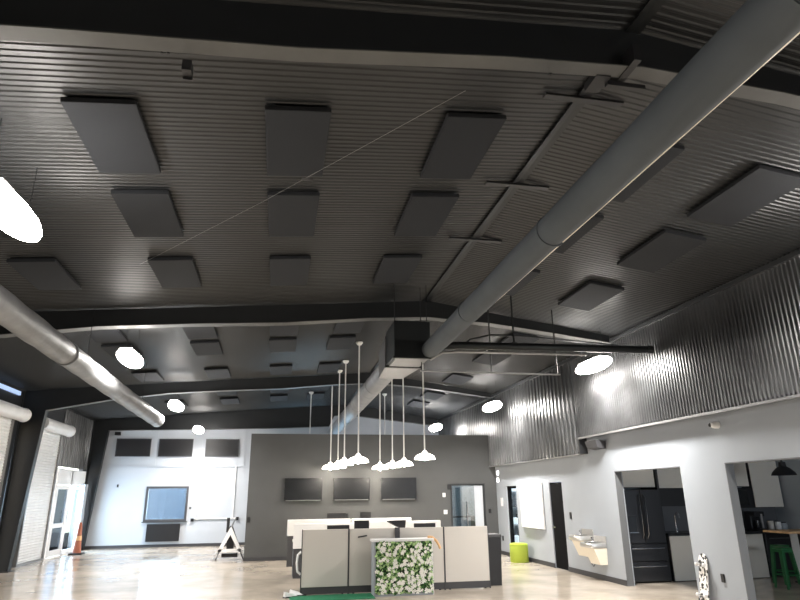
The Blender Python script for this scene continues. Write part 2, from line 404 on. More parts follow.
# ------------------------------------------------------------ ducts
t = thing('round_duct', 'large grey fabric round duct running to the plenum box', 'duct', (2.40, 0, 4.05))
def ductring(a, b, r, sway=0.0, drop=0.0, n=28):
    pts = []
    for k in range(n + 1):
        f = k / n; pts.append((sway * math.sin(f * 9), a + (b - a) * f, -drop * f))
    return pts
mb = MB().tube(ductring(0.6, 9.62, .17, .004, .03), [.158 - .012 * min(1, k / 14) + .002 * math.sin(k * 1.3) for k in range(29)], 28)
mb.build('duct_body', M['fabricduct'], t, True)
for yy in (4.8, 1.9, 7.4):
    MB().tube([(0, yy - .015, -.015), (0, yy + .015, -.015)], .157, 28).build('seam_ring', M['fabricduct'], t, True)
MB().tube([(.10, .6, -.122), (.095, 5, -.117), (.092, 9.6, -.112)], .011, 8).build('air_slot_strip', M['cream'], t, label='pale strip along the lower side of the duct')
t = thing('round_duct', 'silver round duct ending in mid air beside the left lights', 'duct', (-3.2, 0, 3.84))
pts = []; rr = []
for k in range(46):
    f = k / 45; pts.append((.02 * math.sin(f * 7), 2.0 + 15.0 * f, -.02 - .17 * f * f)); rr.append(.175 + .006 * math.sin(k * 2.1))
MB().tube(pts, rr, 28).build('duct_body', M['silverduct'], t, True)
for yy, zz in ((9.6, -.07), (16.3, -.175)):
    MB().tube([(0.005, yy - .02, zz), (0.005, yy + .02, zz)], .185, 28).build('seam_ring', M['silverduct'], t, True)
for yy in (6, 10.6, 15):
    MB().tube([(0, yy, .1), (0, yy, roofz(-3.2) - 3.84 - .03)], .006, 6).build('hanger', M['black'], t)

t = thing('plenum_box', 'dark metal plenum box hung below the second frame', 'duct box', (2.1, 9.6, 3.89))
MB().box(-.31, .31, 0, .8, 0, .62, .01).build('box_body', M['darkduct'], t)
MB().box(-.33, .33, -.03, .03, -.03, .0).build('bottom_rail', M['steel'], t); MB().box(-.33, .33, .75, .82, -.03, 0).build('bottom_rail', M['steel'], t)
MB().box(-.27, .27, .05, .72, -.02, .005).build('bottom_panel', M['ductbottom'], t)
MB().hull8([(-.33, .8, -.02), (.31, .8, -.02), (.21, 2.0, .0), (-.25, 2.0, .0)], [(-.33, .8, .55), (.31, .8, .55), (.21, 2.0, .50), (-.25, 2.0, .50)]).build('transition', M['ductbottom'], t)
for sx in (-1, 1):
    MB().tube([(sx * .28, .1, .6), (sx * .28, .1, roofz(2.1) - 3.89 - .03)], .008, 6).build('hanger', M['black'], t)
t = thing('round_duct', 'grey round duct leading from the plenum box to the end wall', 'duct', (2.08, 11.5, 4.13))
MB().tube([(0, 0 + k * .73, 0) for k in range(19)], .21, 24).build('duct_body', M['silverduct'], t, True)
for yy in (2.2, 5.2, 8.2): MB().tube([(0, yy - .02, 0), (0, yy + .02, 0)], .218, 24).build('seam_ring', M['silverduct'], t, True)

# side pipes from the plenum box to the right
t = thing('branch_duct', 'long dark round branch duct running from the plenum box to the cladding', 'duct', (2.4, 9.6, 4.08))
MB().tube([(0, .1, 0), (.2, .0, .01), (.5, -.05, .02), (3.97, -.2, .03)], .065, 16).build('duct_body', M['darkduct'], t, True)
MB().tube([(3.9, -.195, .03), (4.0, -.2, .03)], .075, 16).build('end_collar', M['steel'], t, True)
t = thing('conduit', 'bright metal conduit curving out of the plenum box beneath the branch duct', 'pipe', (2.4, 9.55, 3.93))
MB().tube([(0, .05, -.08), (.08, 0, -.03), (.2, -.03, .03), (.45, -.05, .05), (2.75, -.1, .06)], .022, 10).build('conduit_tube', M['trim'], t, True)
MB().box(.12, .24, -.05, .0, .05, .09).build('conduit_clamp', M['chrome'], t)
t = thing('unistrut_rail', 'thin dark metal rail hanging lowest under the branch duct', 'rail', (2.3, 9.9, 3.72))
MB().box(0, 2.55, -.02, .02, -.012, .012).build('rail_bar', M['trim'], t)
for hx in (.02, 1.27, 2.5):
    MB().tube([(hx, 0, 0), (hx, 0, roofz(2.3 + hx) - 3.72 - .03)], .012 if hx > .1 else .008, 6).build('hanger_rod', M['steel'], t)
t = thing('hanger_rod', 'short black rod dropping from the roof to the branch duct', 'rod', (3.86, 9.5, 4.1))
MB().tube([(0, 0, .04), (0, 0, roofz(3.86) - 4.1 - .03)], .016, 8).build('rod', M['steel'], t)
MB().box(-.05, .05, -.03, .03, .02, .08).build('rod_clamp', M['steel'], t)
solo(MB().tube([(3.1, 10.2, 4.2), (3.3, 10.2, 4.38), (3.7, 10.2, 4.48), (4.3, 10.25, 4.5), (6.3, 10.3, 4.4)], .018, 8), 'gas_pipe', M['steel'], 'thin dark pipe arching above the branch duct', 'pipe', smooth=True)

# ------------------------------------------------------------ LED high bays
def highbay(loc, label, proto=[None]):
    if proto[0] is None:
        t = thing('high_bay_light', label, 'ceiling light', loc, 0, 'lit linear high bay lights')
        MB().box(-.11, .11, -.4, .4, .03, .08, .01).build('housing', M['white'], t)
        dm = MB(); bmesh.ops.create_uvsphere(dm.bm, u_segments=20, v_segments=10, radius=1)
        for v in dm.bm.verts: v.co = Vector((v.co.x * .185, v.co.y * .63, v.co.z * .12 - .035))
        dm.build('diffuser', M['led'], t, True)
        for yy in (-.4, .4): MB().tube([(0, yy, .07), (0, yy, .62)], .004, 6).build('hanger', M['black'], t)
        MB().box(-.06, .06, -.15, .15, .07, .13).build('driver', M['black'], t)
        proto[0] = t; return t
    return dup(proto[0], loc, label)
LB = [((-2.40, 5.25, 4.10), 'lit high bay light cut by the left picture edge'),
      ((-2.68, 11.25, 4.10), 'lit high bay light beside the silver duct, largest whole one of the left row'),
      ((-2.79, 17.2, 4.09), 'lit high bay light just past the free end of the silver duct'),
      ((-2.92, 23.3, 4.08), 'smallest lit high bay light of the left row, above the black wall vents'),
      ((5.80, 10.42, 4.05), 'large lit high bay light near the end of the branch duct'),
      ((5.74, 16.05, 4.05), 'lit high bay light right of the pendants, middle of the right row'),
      ((5.50, 21.5, 4.05), 'farthest lit high bay light of the right row, nearest the pendants')]
for l, s_ in LB: highbay(l, s_)
highbay((5.95, 4.3, 4.12), 'lit high bay light beyond the right picture edge')
highbay((-2.3, -.8, 4.05), 'lit high bay light behind the viewer on the left')
highbay((5.95, -1.2, 4.1), 'lit high bay light behind the viewer on the right')

# ------------------------------------------------------------ pendants
def pendant(x, y, z, label):
    zt = roofz(x) - .03
    t = thing('pendant_lamp', label, 'pendant lamp', (x, y, z), 0, 'white dome pendants on long rods')
    prof = [(.03, .17), (.05, .15), (.06, .12), (.10, .105), (.16, .085), (.21, .05), (.235, .0), (.24, -.02), (.225, -.02), (.20, .035), (.15, .07), (.09, .09), (.001, .095)]
    MB().lathe(prof, 0, 0, 28).build('lamp_shade', M['shade'], t, True)
    MB().lathe([(.001, .06), (.03, .055), (.045, .03), (.05, 0), (.04, -.03), (.001, -.05)], 0, 0, 16).build('bulb', M['bulb'], t, True)
    MB().tube([(0, 0, .16), (0, 0, zt - z)], .017, 10).build('rod', M['rod'], t, True)
    MB().lathe([(.001, zt - z - .09), (.05, zt - z - .07), (.085, zt - z - .02), (.085, zt - z)], 0, 0, 20).build('ceiling_cap', M['rod'], t, True)
pend = [(1.74, 13.84, 2.43, 'nearest white pendant of the left row, its cap highest in the picture'),
        (1.64, 15.9, 2.47, 'second nearest white pendant of the left row'),
        (1.60, 17.2, 2.46, 'third nearest white pendant of the left row'),
        (1.47, 18.1, 2.47, 'leftmost white pendant hung in front of the grey wall'),
        (3.27, 13.84, 2.50, 'rightmost white pendant, alone beside the right row'),
        (3.20, 15.9, 2.46, 'second white pendant of the right row, counted from the right'),
        (3.13, 17.2, 2.47, 'third white pendant of the right row, counted from the right'),
        (2.92, 18.1, 2.46, 'leftmost white pendant of the right row, above the middle television'),
        (0.98, 20.85, 2.5, 'white pendant behind the grey wall, only its rod showing on the left'),
        (3.54, 20.9, 2.5, 'white pendant behind the grey wall, only its rod showing near the duct')]
for p in pend: pendant(*p)

# ------------------------------------------------------------ left wall equipment
def rollup(y0, y1, ztop, label, hy1):
    t = thing('rollup_door', label, 'rollup door', (XL + .1, y0, 0), 0, 'white rollup doors')
    L = y1 - y0
    c = MB()
    c.corr((0, 0, .06), (0, 0, 1), (0, 1, 0), (1, 0, 0), ztop - .06, L, .075, .014, .012)
    c.build('curtain', M['whitemetal'], t)
    MB().box(-.02, .05, 0, L, 0, .06).build('bottom_bar', M['trim'], t)
    for yy in (-.04, L - .02): MB().box(-.06, .06, yy, yy + .06, 0, ztop).build('guide', M['trim'], t)
    h = MB().tube([(.16, -.15, ztop + .12), (.16, hy1 - y0, ztop + .12)], .17, 24)
    h.build('coil_housing', M['whitemetal'], t, True)
    e = MB().tube([(.16, hy1 - y0, ztop + .12), (.16, hy1 - y0 + .03, ztop + .12)], .183, 24); e.build('end_bracket', M['white'], t, True)
    return t
rollup(13.7, 17.2, 3.68, 'white rollup door at the left picture edge', 17.45)
rollup(19.0, 20.95, 3.64, 'white rollup door between steel column and glazed entry', 21.2)
struct(MB().box(XL - .02, XL + .05, 12.6, 17.6, 4.33, 4.43), 'window_2', M['skylit'])

# glazed entry
e = struct(MB().box(XL + .04, XL + .12, 21.25, 21.32, 0, 2.63).box(XL + .04, XL + .12, 22.6, 22.7, 0, 2.63).box(XL + .04, XL + .12, 24.0, 24.1, 0, 2.63)
       .box(XL + .04, XL + .12, 21.32, 24.0, 2.15, 2.63).box(XL + .04, XL + .12, 22.7, 24.0, 0, .12), 'door_4', M['white'])
struct(MB().box(XL + .05, XL + .11, 21.34, 21.5, .02, 2.12).box(XL + .05, XL + .11, 22.42, 22.58, .02, 2.12).box(XL + .05, XL + .11, 21.5, 22.42, 0.02, .2).box(XL + .05, XL + .11, 21.5, 22.42, .85, .98).box(XL + .05, XL + .11, 21.5, 22.42, 2.0, 2.12), 'door_leaf', M['white'], e)
struct(MB().box(XL + .075, XL + .085, 21.5, 22.42, .98, 2.0).box(XL + .075, XL + .085, 21.5, 22.42, .2, .85), 'door_glass', M['darkglass'], e)
struct(MB().box(XL + .075, XL + .085, 22.7, 24.0, .12, 2.15), 'side_glass', M['daypane'], e)
struct(MB().tube([(XL + .17, 22.5, .95), (XL + .17, 22.5, 1.35)], .014), 'door_handle', M['chrome'], e, True)
# emergency light
t = thing('wall_light', 'small white twin head emergency light above the entry', 'wall light', (XL + .14, 23.55, 2.05))
MB().box(-.02, .08, -.16, .16, -.03, .03, .01).build('housing', M['white'], t)
MB().lathe([(.03, .03), (.05, .07), (.04, .12), (.001, .13)], .03, 0, 14).build('lamp_head', M['white'], t, True)

# traffic cone
t = thing('traffic_cone', 'tall faded orange traffic cone beside the entry', 'cone', (-6.28, 22.7, 0))
MB().box(-.2, .2, -.2, .2, 0, .05, .01).build('base', M['black'], t)
MB().lathe([(.13, .05), (.12, .08), (.05, .92), (.03, .97), (.001, .97)], 0, 0, 24).build('cone_body', M['orange'], t, True)
MB().lathe([(.097, .42), (.083, .56)], 0, 0, 24).build('band', M['strap'], t, True)
# teal side board near the corner
solo(MB().box(-6.72, -6.66, 23.95, 24.3, 0, 2.2), 'tall_board', M['bluewall'], 'tall narrow pale board standing in the far left corner', 'board')

# ------------------------------------------------------------ far wall fittings
for (a, b_, s_) in ((-6.0, -4.82, 'leftmost'), (-4.48, -3.29, 'middle'), (-2.77, -1.58, 'rightmost')):
    t = thing('wall_vent', '%s of three black rectangles high on the white end wall' % s_, 'vent', ((a + b_) / 2, Y1 - .03, 3.23), 0, 'black rectangles high on the end wall')
    w = (b_ - a) / 2
    MB().box(-w, w, -.02, .03, 0, .6).build('vent_panel', M['black'], t)
    MB().box(-w - .03, w + .03, -.03, -.01, -.03, 0).box(-w - .03, w + .03, -.03, -.01, .6, .63).box(-w - .03, -w, -.03, -.01, 0, .6).box(w, w + .03, -.03, -.01, 0, .6).build('vent_frame', M['darkgrey'], t)
w = struct(MB().box(-4.78, -4.70, Y1 - .04, Y1 + .1, .88, 2.12).box(-3.35, -3.27, Y1 - .04, Y1 + .1, .88, 2.12).box(-4.70, -3.35, Y1 - .04, Y1 + .1, .88, .96).box(-4.70, -3.35, Y1 - .04, Y1 + .1, 2.04, 2.12), 'window_1', M['darkgrey'])
struct(MB().box(-4.70, -3.35, Y1 + .03, Y1 + .04, .96, 2.04), 'window_pane', M['daypane'], w)
struct(MB().box(-4.82, -3.23, Y1 - .07, Y1, .85, .88), 'window_sill', M['darkgrey'], w)
# what lies outside the window and entry: a pale building wall and paving
struct(MB().box(-7.5, -1.0, 28.0, 28.3, -.1, 3.6), 'wall_outside', M['bluewall'])
struct(MB().box(-14, 3, Y1 + .2, 40, -.2, -.12).box(-16, XL - .2, 8, 40, -.2, -.12), 'ground', M['lightwall'])
solo(MB().box(-4.62, -3.46, Y1 - .09, Y1, .2, .8, .01), 'wall_heater', M['black'], 'black rectangular unit on the end wall below the window', 'heater')
t = thing('conduit_loop', 'pale conduit frame on the end wall beside the grey wall', 'pipe', (-2.98, Y1 - .03, 0))
MB().tube([(0, 0, 2.84), (0, -.01, .95)], .025, 8).build('conduit_tube', M['white'], t, True)
MB().tube([(0, 0, .95), (1.5, 0, .95)], .018, 8).build('conduit_tube', M['white'], t, True)
MB().tube([(1.38, 0, 2.84), (1.38, 0, .95)], .02, 8).build('conduit_tube', M['white'], t, True)
MB().box(-.13, -.02, -.03, .03, .86, .97).build('socket_box', M['black'], t)
MB().box(1.5, 1.6, -.03, .03, .88, 1.0).build('socket_box', M['black'], t)
solo(MB().box(-6.12, -5.92, Y1 - .12, Y1, 3.98, 4.1, .01), 'wall_speaker', M['black'], 'small black box at the top left of the end wall', 'box')
solo(MB().box(-5.82, -5.78, Y1 - .06, Y1, 2.1, 2.2), 'wall_hook', M['black'], 'small dark hook on the bright part of the end wall', 'hook')
solo(MB().box(-3.2, -3.12, Y1 - .03, Y1, 1.3, 1.38), 'wall_switch', M['darkgrey'], 'small switch plate right of the end wall window', 'switch')

# A shaped stand
t = thing('a_frame_stand', 'white A shaped stand on the floor at the left end of the grey wall', 'stand', (-1.25, 19.05, 0))
def tri(w0, w1, z0, z1, th, y0, y1):
    m = MB()
    for sx in (-1, 1):
        m.prism([(sx * w0, z0), (sx * (w0 - th), z0), (sx * w1, z1), (sx * (w1 + th * .8 if w1 else th * .5), z1)] if False else [(sx * w0, z0), (sx * (w0 - th), z0), (0, z1 - th * 2.0), (0, z1), (sx * .02, z1)], 'y', y0, y1)
    m.box(-w0 + th * .3, w0 - th * .3, y0, y1, z0, z0 + th * .75)
    return m
tri(.35, .04, .23, .88, .10, -.03, .03).build('front_frame', M['white'], t)
for sx in (-1, 1):
    MB().hull8([(sx * .37, .16, .0), (sx * .40, .16, .0), (sx * .40, .3, .0), (sx * .37, .3, .0)], [(sx * .0, .08, .92), (sx * .03, .08, .92), (sx * .03, .2, .92), (sx * .0, .2, .92)]).build('side_leg', M['darkgrey'], t)
    MB().tube([(sx * .47, -.15, 0.01), (sx * .36, -.05, .24)], .012, 8).build('foot', M['trim'], t)
MB().box(-.22, .22, .1, .3, .08, .18).build('lower_shelf', M['black'], t)
MB().box(-.13, -.05, .02, .1, .75, 1.14).build('upright', M['black'], t)
MB().tube([(.02, .05, .9), (.05, .05, 1.0), (.12, .05, 1.12)], .02, 8).build('handle', M['trim'], t)
MB().box(-.1, .1, .12, .2, .3, .7).build('dark_bag', M['black'], t)

# ------------------------------------------------------------ grey wall fittings
for (a, b_, s_) in ((.2, 1.3, 'left'), (1.61, 2.7, 'middle'), (3.03, 4.12, 'right')):
    t = thing('television', '%s one of three black televisions on the grey wall' % s_, 'television', ((a + b_) / 2, GY - .07, 1.58), 0, 'televisions on the grey wall')
    w = (b_ - a) / 2
    MB().box(-w, w, -.02, .03, 0, .64, .006).build('casing', M['black'], t)
    MB().box(-w + .015, w - .015, -.023, -.019, .03, .625).build('screen', M['screen'], t)
    MB().box(-w + .05, w - .05, -.026, -.018, .006, .022).build('lower_bezel', M['trim'], t, label='silver lower bezel strip')
    MB().box(-.25, .25, .03, .07, .15, .5).build('wall_bracket', M['black'], t)
def plate(name, x, y, z, axis, m, label, w=.08, h=.12, cat='switch', group=None):
    mb = MB()
    if axis == 'x': mb.box(x - .02, x, y - w / 2, y + w / 2, z - h / 2, z + h / 2, .004)
    else: mb.box(x - w / 2, x + w / 2, y - .02, y, z - h / 2, z + h / 2, .004)
    return solo(mb, name, m, label, cat, group)
plate('wall_switch', -.76, GY, 1.09, 'y', M['black'], 'black switch plate at the left edge of the grey wall', .08, .15)
plate('thermostat', 4.99, GY, 1.70, 'y', M['white'], 'upper white plate left of the glass office door', .09, .12, 'thermostat')
plate('wall_switch', 5.02, GY, 1.21, 'y', M['white'], 'lower white plate left of the glass office door', .11, .12)
plate('wall_switch', 6.43, GY, 1.22, 'y', M['black'], 'black switch plate right of the glass office door', .08, .12)
plate('door_closer', 5.16, GY, 1.93, 'y', M['black'], 'small black closer at the top left of the glass office door', .12, .15, 'door closer')
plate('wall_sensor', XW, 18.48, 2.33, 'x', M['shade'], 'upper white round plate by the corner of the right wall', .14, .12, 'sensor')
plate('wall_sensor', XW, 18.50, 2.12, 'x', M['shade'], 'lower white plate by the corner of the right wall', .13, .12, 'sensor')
plate('wall_dispenser', XW, 18.25, 1.48, 'x', M['white'], 'white dispenser beside the narrow glass doorway', .16, .24, 'dispenser')
plate('wall_outlet', XW, 18.35, .46, 'x', M['black'], 'black outlet near the floor by the green stool', .1, .14, 'outlet')
plate('wall_switch', XW, 13.75, 1.22, 'x', M['black'], 'black switch above the drinking fountain', .07, .14)
plate('wall_outlet', XW, 8.85, .46, 'x', M['black'], 'black outlet low on the pillar between the kitchen openings', .07, .12, 'outlet')

# whiteboard on the right wall
t = thing('whiteboard', 'tall bright whiteboard with faint handwriting on the right wall', 'whiteboard', (XW - .035, 15.95, 0))
MB().box(-.01, .03, -.74, .74, .85, 1.98, .004).build('board', M['board'], t)
m = MB()
for k in range(17):
    z = 1.86 - k * .046
    y0 = .52 - random.random() * .04; L = .34 + random.random() * .14
    while L > 0:
        w = .03 + random.random() * .07
        m.box(-.0115, -.0095, y0 - min(w, L), y0, z, z + .018); y0 -= w + .02; L -= w + .02
for k in range(19):
    z = 1.86 - k * .043
    if k in (2, 3): continue
    m.box(-.0115, -.0095, -.48, -.42, z, z + .022)
m.build('handwriting', M['writing'], t)
MB().box(-.04, .0, -.6, .6, .83, .85).build('pen_tray', M['trim'], t)

# things in the store room, seen through the doorway
t = thing('storage_rack', 'metal rack with pale bundles behind the narrow glass doorway', 'rack', (7.32, 18.4, 0))
for sx in (-.45, .45):
    for sy in (-.18, .18): MB().box(sx - .015, sx + .015, sy - .015, sy + .015, 0, 1.95).build('upright', M['trim'], t)
for z in (.2, .8, 1.3, 1.75): MB().box(-.46, .46, -.2, .2, z, z + .03).build('shelf', M['trim'], t)
bi = 0
for z, hs in ((.83, (.2, .3, .22)), (1.33, (.3, .2, .28)), (1.78, (.14, .12, .15)), (.23, (.3, .4, .3))):
    for k, h in enumerate(hs):
        solo(MB().box(-.12, .12, -.15, .15, 0, h, .03), 'storage_bundle', M[('white', 'darkgrey', 'board')[(k + bi) % 3]],
             '%s bundle on the %s shelf of the storage rack, %s' % (('white', 'dark grey', 'bright white')[(k + bi) % 3], {.83: 'second', 1.33: 'third', 1.78: 'top', .23: 'bottom'}[z], ('left', 'centre', 'right')[k]), 'bundle', 'bundles on the storage rack').location = (7.32 + (-.29, 0, .29)[k], 18.4, z)
    bi += 1

# pouf
t = thing('pouf', 'lime green round pouf against the right wall', 'stool', (6.35, 16.3, 0))
MB().lathe([(.225, .0), (.24, .02), (.24, .42), (.225, .455), (.2, .465), (.001, .468)], 0, 0, 36).build('cushion', M['lime'], t, True)
MB().lathe([(.236, .425), (.245, .432), (.236, .44)], 0, 0, 36).build('piping', M['limeseam'], t, True)

# drinking fountain
t = thing('drinking_fountain', 'two level steel drinking fountain on the right wall', 'drinking fountain', (XW, 12.74, 0))
for (yc, zt, nm) in ((.27, .84, 'upper'), (-.25, .73, 'lower')):
    w = .25
    b1 = MB().box(-.36, 0, yc - w, yc + w, zt - .1, zt, .03); b1.build('basin', M['stainless'], t, True)
    MB().lathe([(.001, zt + .002), (.15, zt + .004), (.17, zt + .015), (.16, zt + .018)], -.19, yc, 20).build('bowl_rim', M['chrome'], t, True)
    MB().tube([(-.12, yc + .1, zt), (-.12, yc + .1, zt + .05), (-.16, yc + .08, zt + .085)], .016, 8).build('spout', M['chrome'], t, True)
    MB().hull8([(-.16, yc - w + .05, zt - .42), (0, yc - w + .05, zt - .42), (0, yc + w - .05, zt - .42), (-.16, yc + w - .05, zt - .42)],
               [(-.29, yc - w + .02, zt - .1), (0, yc - w + .02, zt - .1), (0, yc + w - .02, zt - .1), (-.29, yc + w - .02, zt - .1)]).build('apron', M['cream'], t)
    MB().box(-.02, .0, yc - w, yc + w, zt - .02, zt + .12).build('back_plate', M['stainless'], t)
MB().tube([(-.05, .1, .45), (-.09, .08, .3), (-.09, -.02, .24), (-.06, -.1, .36)], .008, 6).build('drain_hose', M['darkgrey'], t)

# wall speaker and camera
t = thing('wall_speaker', 'dark grey loudspeaker high on the right wall by the cladding step', 'speaker', (XW, 12.05, 2.68))
MB().hull8([(-.2, -.22, -.07), (-.02, -.22, -.1), (-.02, .22, -.1), (-.2, .22, -.07)], [(-.24, -.24, .08), (-.02, -.24, .06), (-.02, .24, .06), (-.24, .24, .08)]).build('cabinet', M['darkgrey'], t)
MB().box(-.03, 0, -.05, .05, -.05, .05).build('bracket', M['black'], t)
t = thing('security_camera', 'white dome security camera high between the kitchen openings', 'camera', (XW, 8.41, 2.69))
cm = MB().lathe([(.001, .13), (.035, .12), (.05, .09), (.055, .05), (.055, .0)], 0, 0, 20); bmesh.ops.rotate(cm.bm, verts=cm.bm.verts, matrix=Matrix.Rotation(-math.pi / 2, 3, 'Y')); cm.build('housing', M['white'], t, True)
MB().lathe([(.001, -.032), (.022, -.022), (.03, 0), (.022, .022), (.001, .032)], -.12, .02, 16).build('lens', M['black'], t, True)

# skateboard leaning on the pillar
t = thing('skateboard', 'black and white patterned skateboard leaning upright against the pillar', 'skateboard', (6.56, 9.24, 0), 0)
pts = []
for k in range(13):
    a = math.pi * k / 12; pts.append((.1 * math.cos(a), .68 + .1 * math.sin(a)))
for k in range(13):
    a = math.pi + math.pi * k / 12; pts.append((.1 * math.cos(a), .10 + .1 * math.sin(a)))
dk = MB().prism(pts, 'x', -.006, .006)
dko = dk.build('deck', M['skate'], t)
wheels = []
for z in (.17, .61):
    MB().tube([(-.05, -.085, z), (-.05, .085, z)], .008, 8).box(-.045, -.005, -.03, .03, z - .03, z + .03).build('truck', M['chrome'], t)
    for sy in (-1, 1):
        MB().tube([(-.05, sy * .09 - .016, z), (-.05, sy * .09 + .016, z)], .027, 14).build('wheel', M['white'], t, True)
t.rotation_euler = (0, math.radians(7), 0); t.location = (6.575, 9.24, 0.002)

# ------------------------------------------------------------ kitchen
t = thing('refrigerator', 'black french door refrigerator seen through the farther kitchen opening', 'refrigerator', (7.325, 11.85, 0))
MB().box(-.45, .45, .06, .72, 0.02, 1.76, .008).build('body', M['fridge'], t)
for sx in (-1, 1):
    x0, x1 = (-.45, -.004) if sx < 0 else (.004, .45)
    dr = MB().box(x0, x1, 0, .06, .73, 1.76, .01).build('door', M['fridge'], t)
    MB().tube([(sx * .05, .0, .83), (sx * .055, -.05, .9), (sx * .06, -.065, 1.25), (sx * .055, -.05, 1.6), (sx * .05, .0, 1.67)], .012, 8).build('handle', M['fridgehandle'], dr, True)
    if sx < 0:
        MB().box(-.34, -.16, -.006, .004, .95, 1.25).build('dispenser', M['screen'], dr); MB().box(-.35, -.15, -.03, 0, .93, .95).build('drip_tray', M['fridgehandle'], dr)
for (z0, z1) in ((.40, .72), (.03, .39)):
    dr = MB().box(-.45, .45, 0, .06, z0, z1, .01).build('drawer', M['fridge'], t)
    MB().tube([(-.38, 0, z1 - .08), (-.36, -.045, z1 - .08), (.36, -.045, z1 - .08), (.38, 0, z1 - .08)], .013, 8).build('handle', M['fridgehandle'], dr, True)
def cabinet(name, x0, x1, y0, y1, z0, z1, ndoors, m, label, grp, handle=True):
    t = thing(name, label, 'cabinet', ((x0 + x1) / 2, (y0 + y1) / 2, z0), 0, grp)
    X = (x1 - x0) / 2; Yh = (y1 - y0) / 2; H_ = z1 - z0
    MB().box(-X, X, -Yh + .02, Yh, 0, H_).build('carcass', M['basebd'], t)
    w = 2 * X / ndoors
    for k in range(ndoors):
        a = -X + k * w
        dr = MB().box(a + .012, a + w - .012, -Yh, -Yh + .022, .012, H_ - .012, .003).build('door', m, t)
        if handle: MB().tube([(a + w - .05, -Yh - .02, H_ * .4), (a + w - .05, -Yh - .02, H_ * .4 + .14)], .005, 6).build('handle', M['stainless'], dr)
    return t
cabinet('upper_cabinet', 6.93, 7.80, 12.0, 12.58, 1.80, 2.42, 1, M['kitcab'], 'pale cabinet directly above the refrigerator', 'kitchen wall cabinets', False)
cabinet('upper_cabinet', 7.90, 9.85, 12.25, 12.58, 1.78, 2.42, 2, M['kitcab'], 'pale wall cabinet pair right of the refrigerator', 'kitchen wall cabinets', False)
cabinet('upper_cabinet', 9.90, 10.27, 12.25, 12.58, 1.80, 2.42, 1, M['kitcab'], 'narrow pale wall cabinet above the microwave', 'kitchen wall cabinets', False)
cabinet('upper_cabinet', 10.33, 11.06, 12.25, 12.58, 1.36, 2.42, 1, M['kitcab'], 'tall pale wall cabinet next to the blue wall', 'kitchen wall cabinets', False)
solo(MB().box(7.805, 7.85, 11.95, 12.58, 0, 2.42), 'end_panel', M['black'], 'tall black panel standing right of the refrigerator', 'panel')
solo(MB().box(7.86, 9.85, 12.3, 12.6, 1.42, 1.78), 'range_hood', M['black'], 'long black hood box under the wall cabinets', 'hood')
t = thing('microwave', 'black built in microwave below the narrow wall cabinet', 'microwave', (10.08, 12.4, 1.36))
MB().box(-.19, .22, -.15, .19, 0, .42, .006).build('body', M['black'], t)
MB().box(-.17, .1, -.155, -.149, .05, .37).build('door_glass', M['screen'], t)
cabinet('base_cabinet', 7.90, 8.95, 11.92, 12.57, 0, .86, 2, M['kitcab'], 'pale base cabinet right of the refrigerator', 'kitchen base cabinets', False)
cabinet('base_cabinet', 8.97, 10.10, 11.92, 12.57, 0, .86, 2, M['kitcab'], 'pale base cabinet left of the dishwasher', 'kitchen base cabinets', False)
cabinet('base_cabinet', 10.74, 11.10, 11.92, 12.57, 0, .86, 1, M['kitcab'], 'narrow pale base cabinet right of the dishwasher', 'kitchen base cabinets', False)
t = thing('dishwasher', 'black dishwasher under the worktop behind the green stools', 'dishwasher', (10.42, 12.2, 0))
MB().box(-.31, .31, -.28, .38, 0.02, .86).build('body', M['black'], t)
dd = MB().box(-.3, .3, -.31, -.28, .1, .85, .006).build('door', M['fridge'], t)
MB().tube([(-.25, -.34, .76), (.25, -.34, .76)], .01, 8).build('handle', M['fridgehandle'], dd, True)
solo(MB().box(7.86, 11.11, 11.88, 12.59, .865, .905, .005), 'worktop', M['counter'], 'long black kitchen worktop', 'worktop')
struct(MB().box(7.86, 11.11, 12.585, 12.6, .905, 1.45), 'trim_12', M['splash'])
t = thing('faucet', 'tall curved chrome faucet right of the refrigerator', 'faucet', (8.35, 12.3, .907))
MB().lathe([(.03, 0), (.03, .03), (.015, .05), (.001, .05)], 0, 0, 14).build('base', M['chrome'], t, True)
MB().tube([(0, 0, .04), (0, 0, .3), (0, -.04, .37), (0, -.1, .38), (0, -.15, .34), (0, -.16, .28)], .012, 10).build('neck', M['chrome'], t, True)
t = thing('coffee_maker', 'black coffee maker with steel front on the worktop', 'coffee maker', (10.25, 12.25, .907))
MB().box(-.12, .12, -.02, .16, 0, .38, .015).box(-.12, .12, -.16, .0, .28, .38, .01).box(-.12, .12, -.16, 0, 0, .03).build('body', M['black'], t)
MB().box(.02, .06, -.165, -.155, .04, .33).build('steel_column', M['stainless'], t)
MB().lathe([(.05, .035), (.065, .1), (.055, .2), (.001, .2)], -.03, -.08, 16).build('carafe', M['screen'], t, True)
for (x, m_, s_, h) in ((10.62, 'beige', 'beige canister on the worktop beside the coffee maker', .17), (10.80, 'white', 'white jar on the worktop near the blue wall', .15), (10.95, 'bluewall', 'blue grey tin on the worktop against the blue wall', .12)):
    t = thing('canister', s_, 'canister', (x, 12.25, .907), 0, 'containers on the worktop')
    MB().lathe([(.06, 0), (.065, .01), (.065, h), (.05, h + .01), (.001, h + .01)], 0, 0, 18).build('body', M[m_], t, True)
    MB().lathe([(.05, h + .01), (.05, h + .03), (.001, h + .03)], 0, 0, 18).build('lid', M['darkgrey'], t, True)
plate('wall_outlet', 11.12, 11.1, 1.62, 'x', M['white'], 'white outlet on the pale blue kitchen wall', .08, .12, 'outlet')
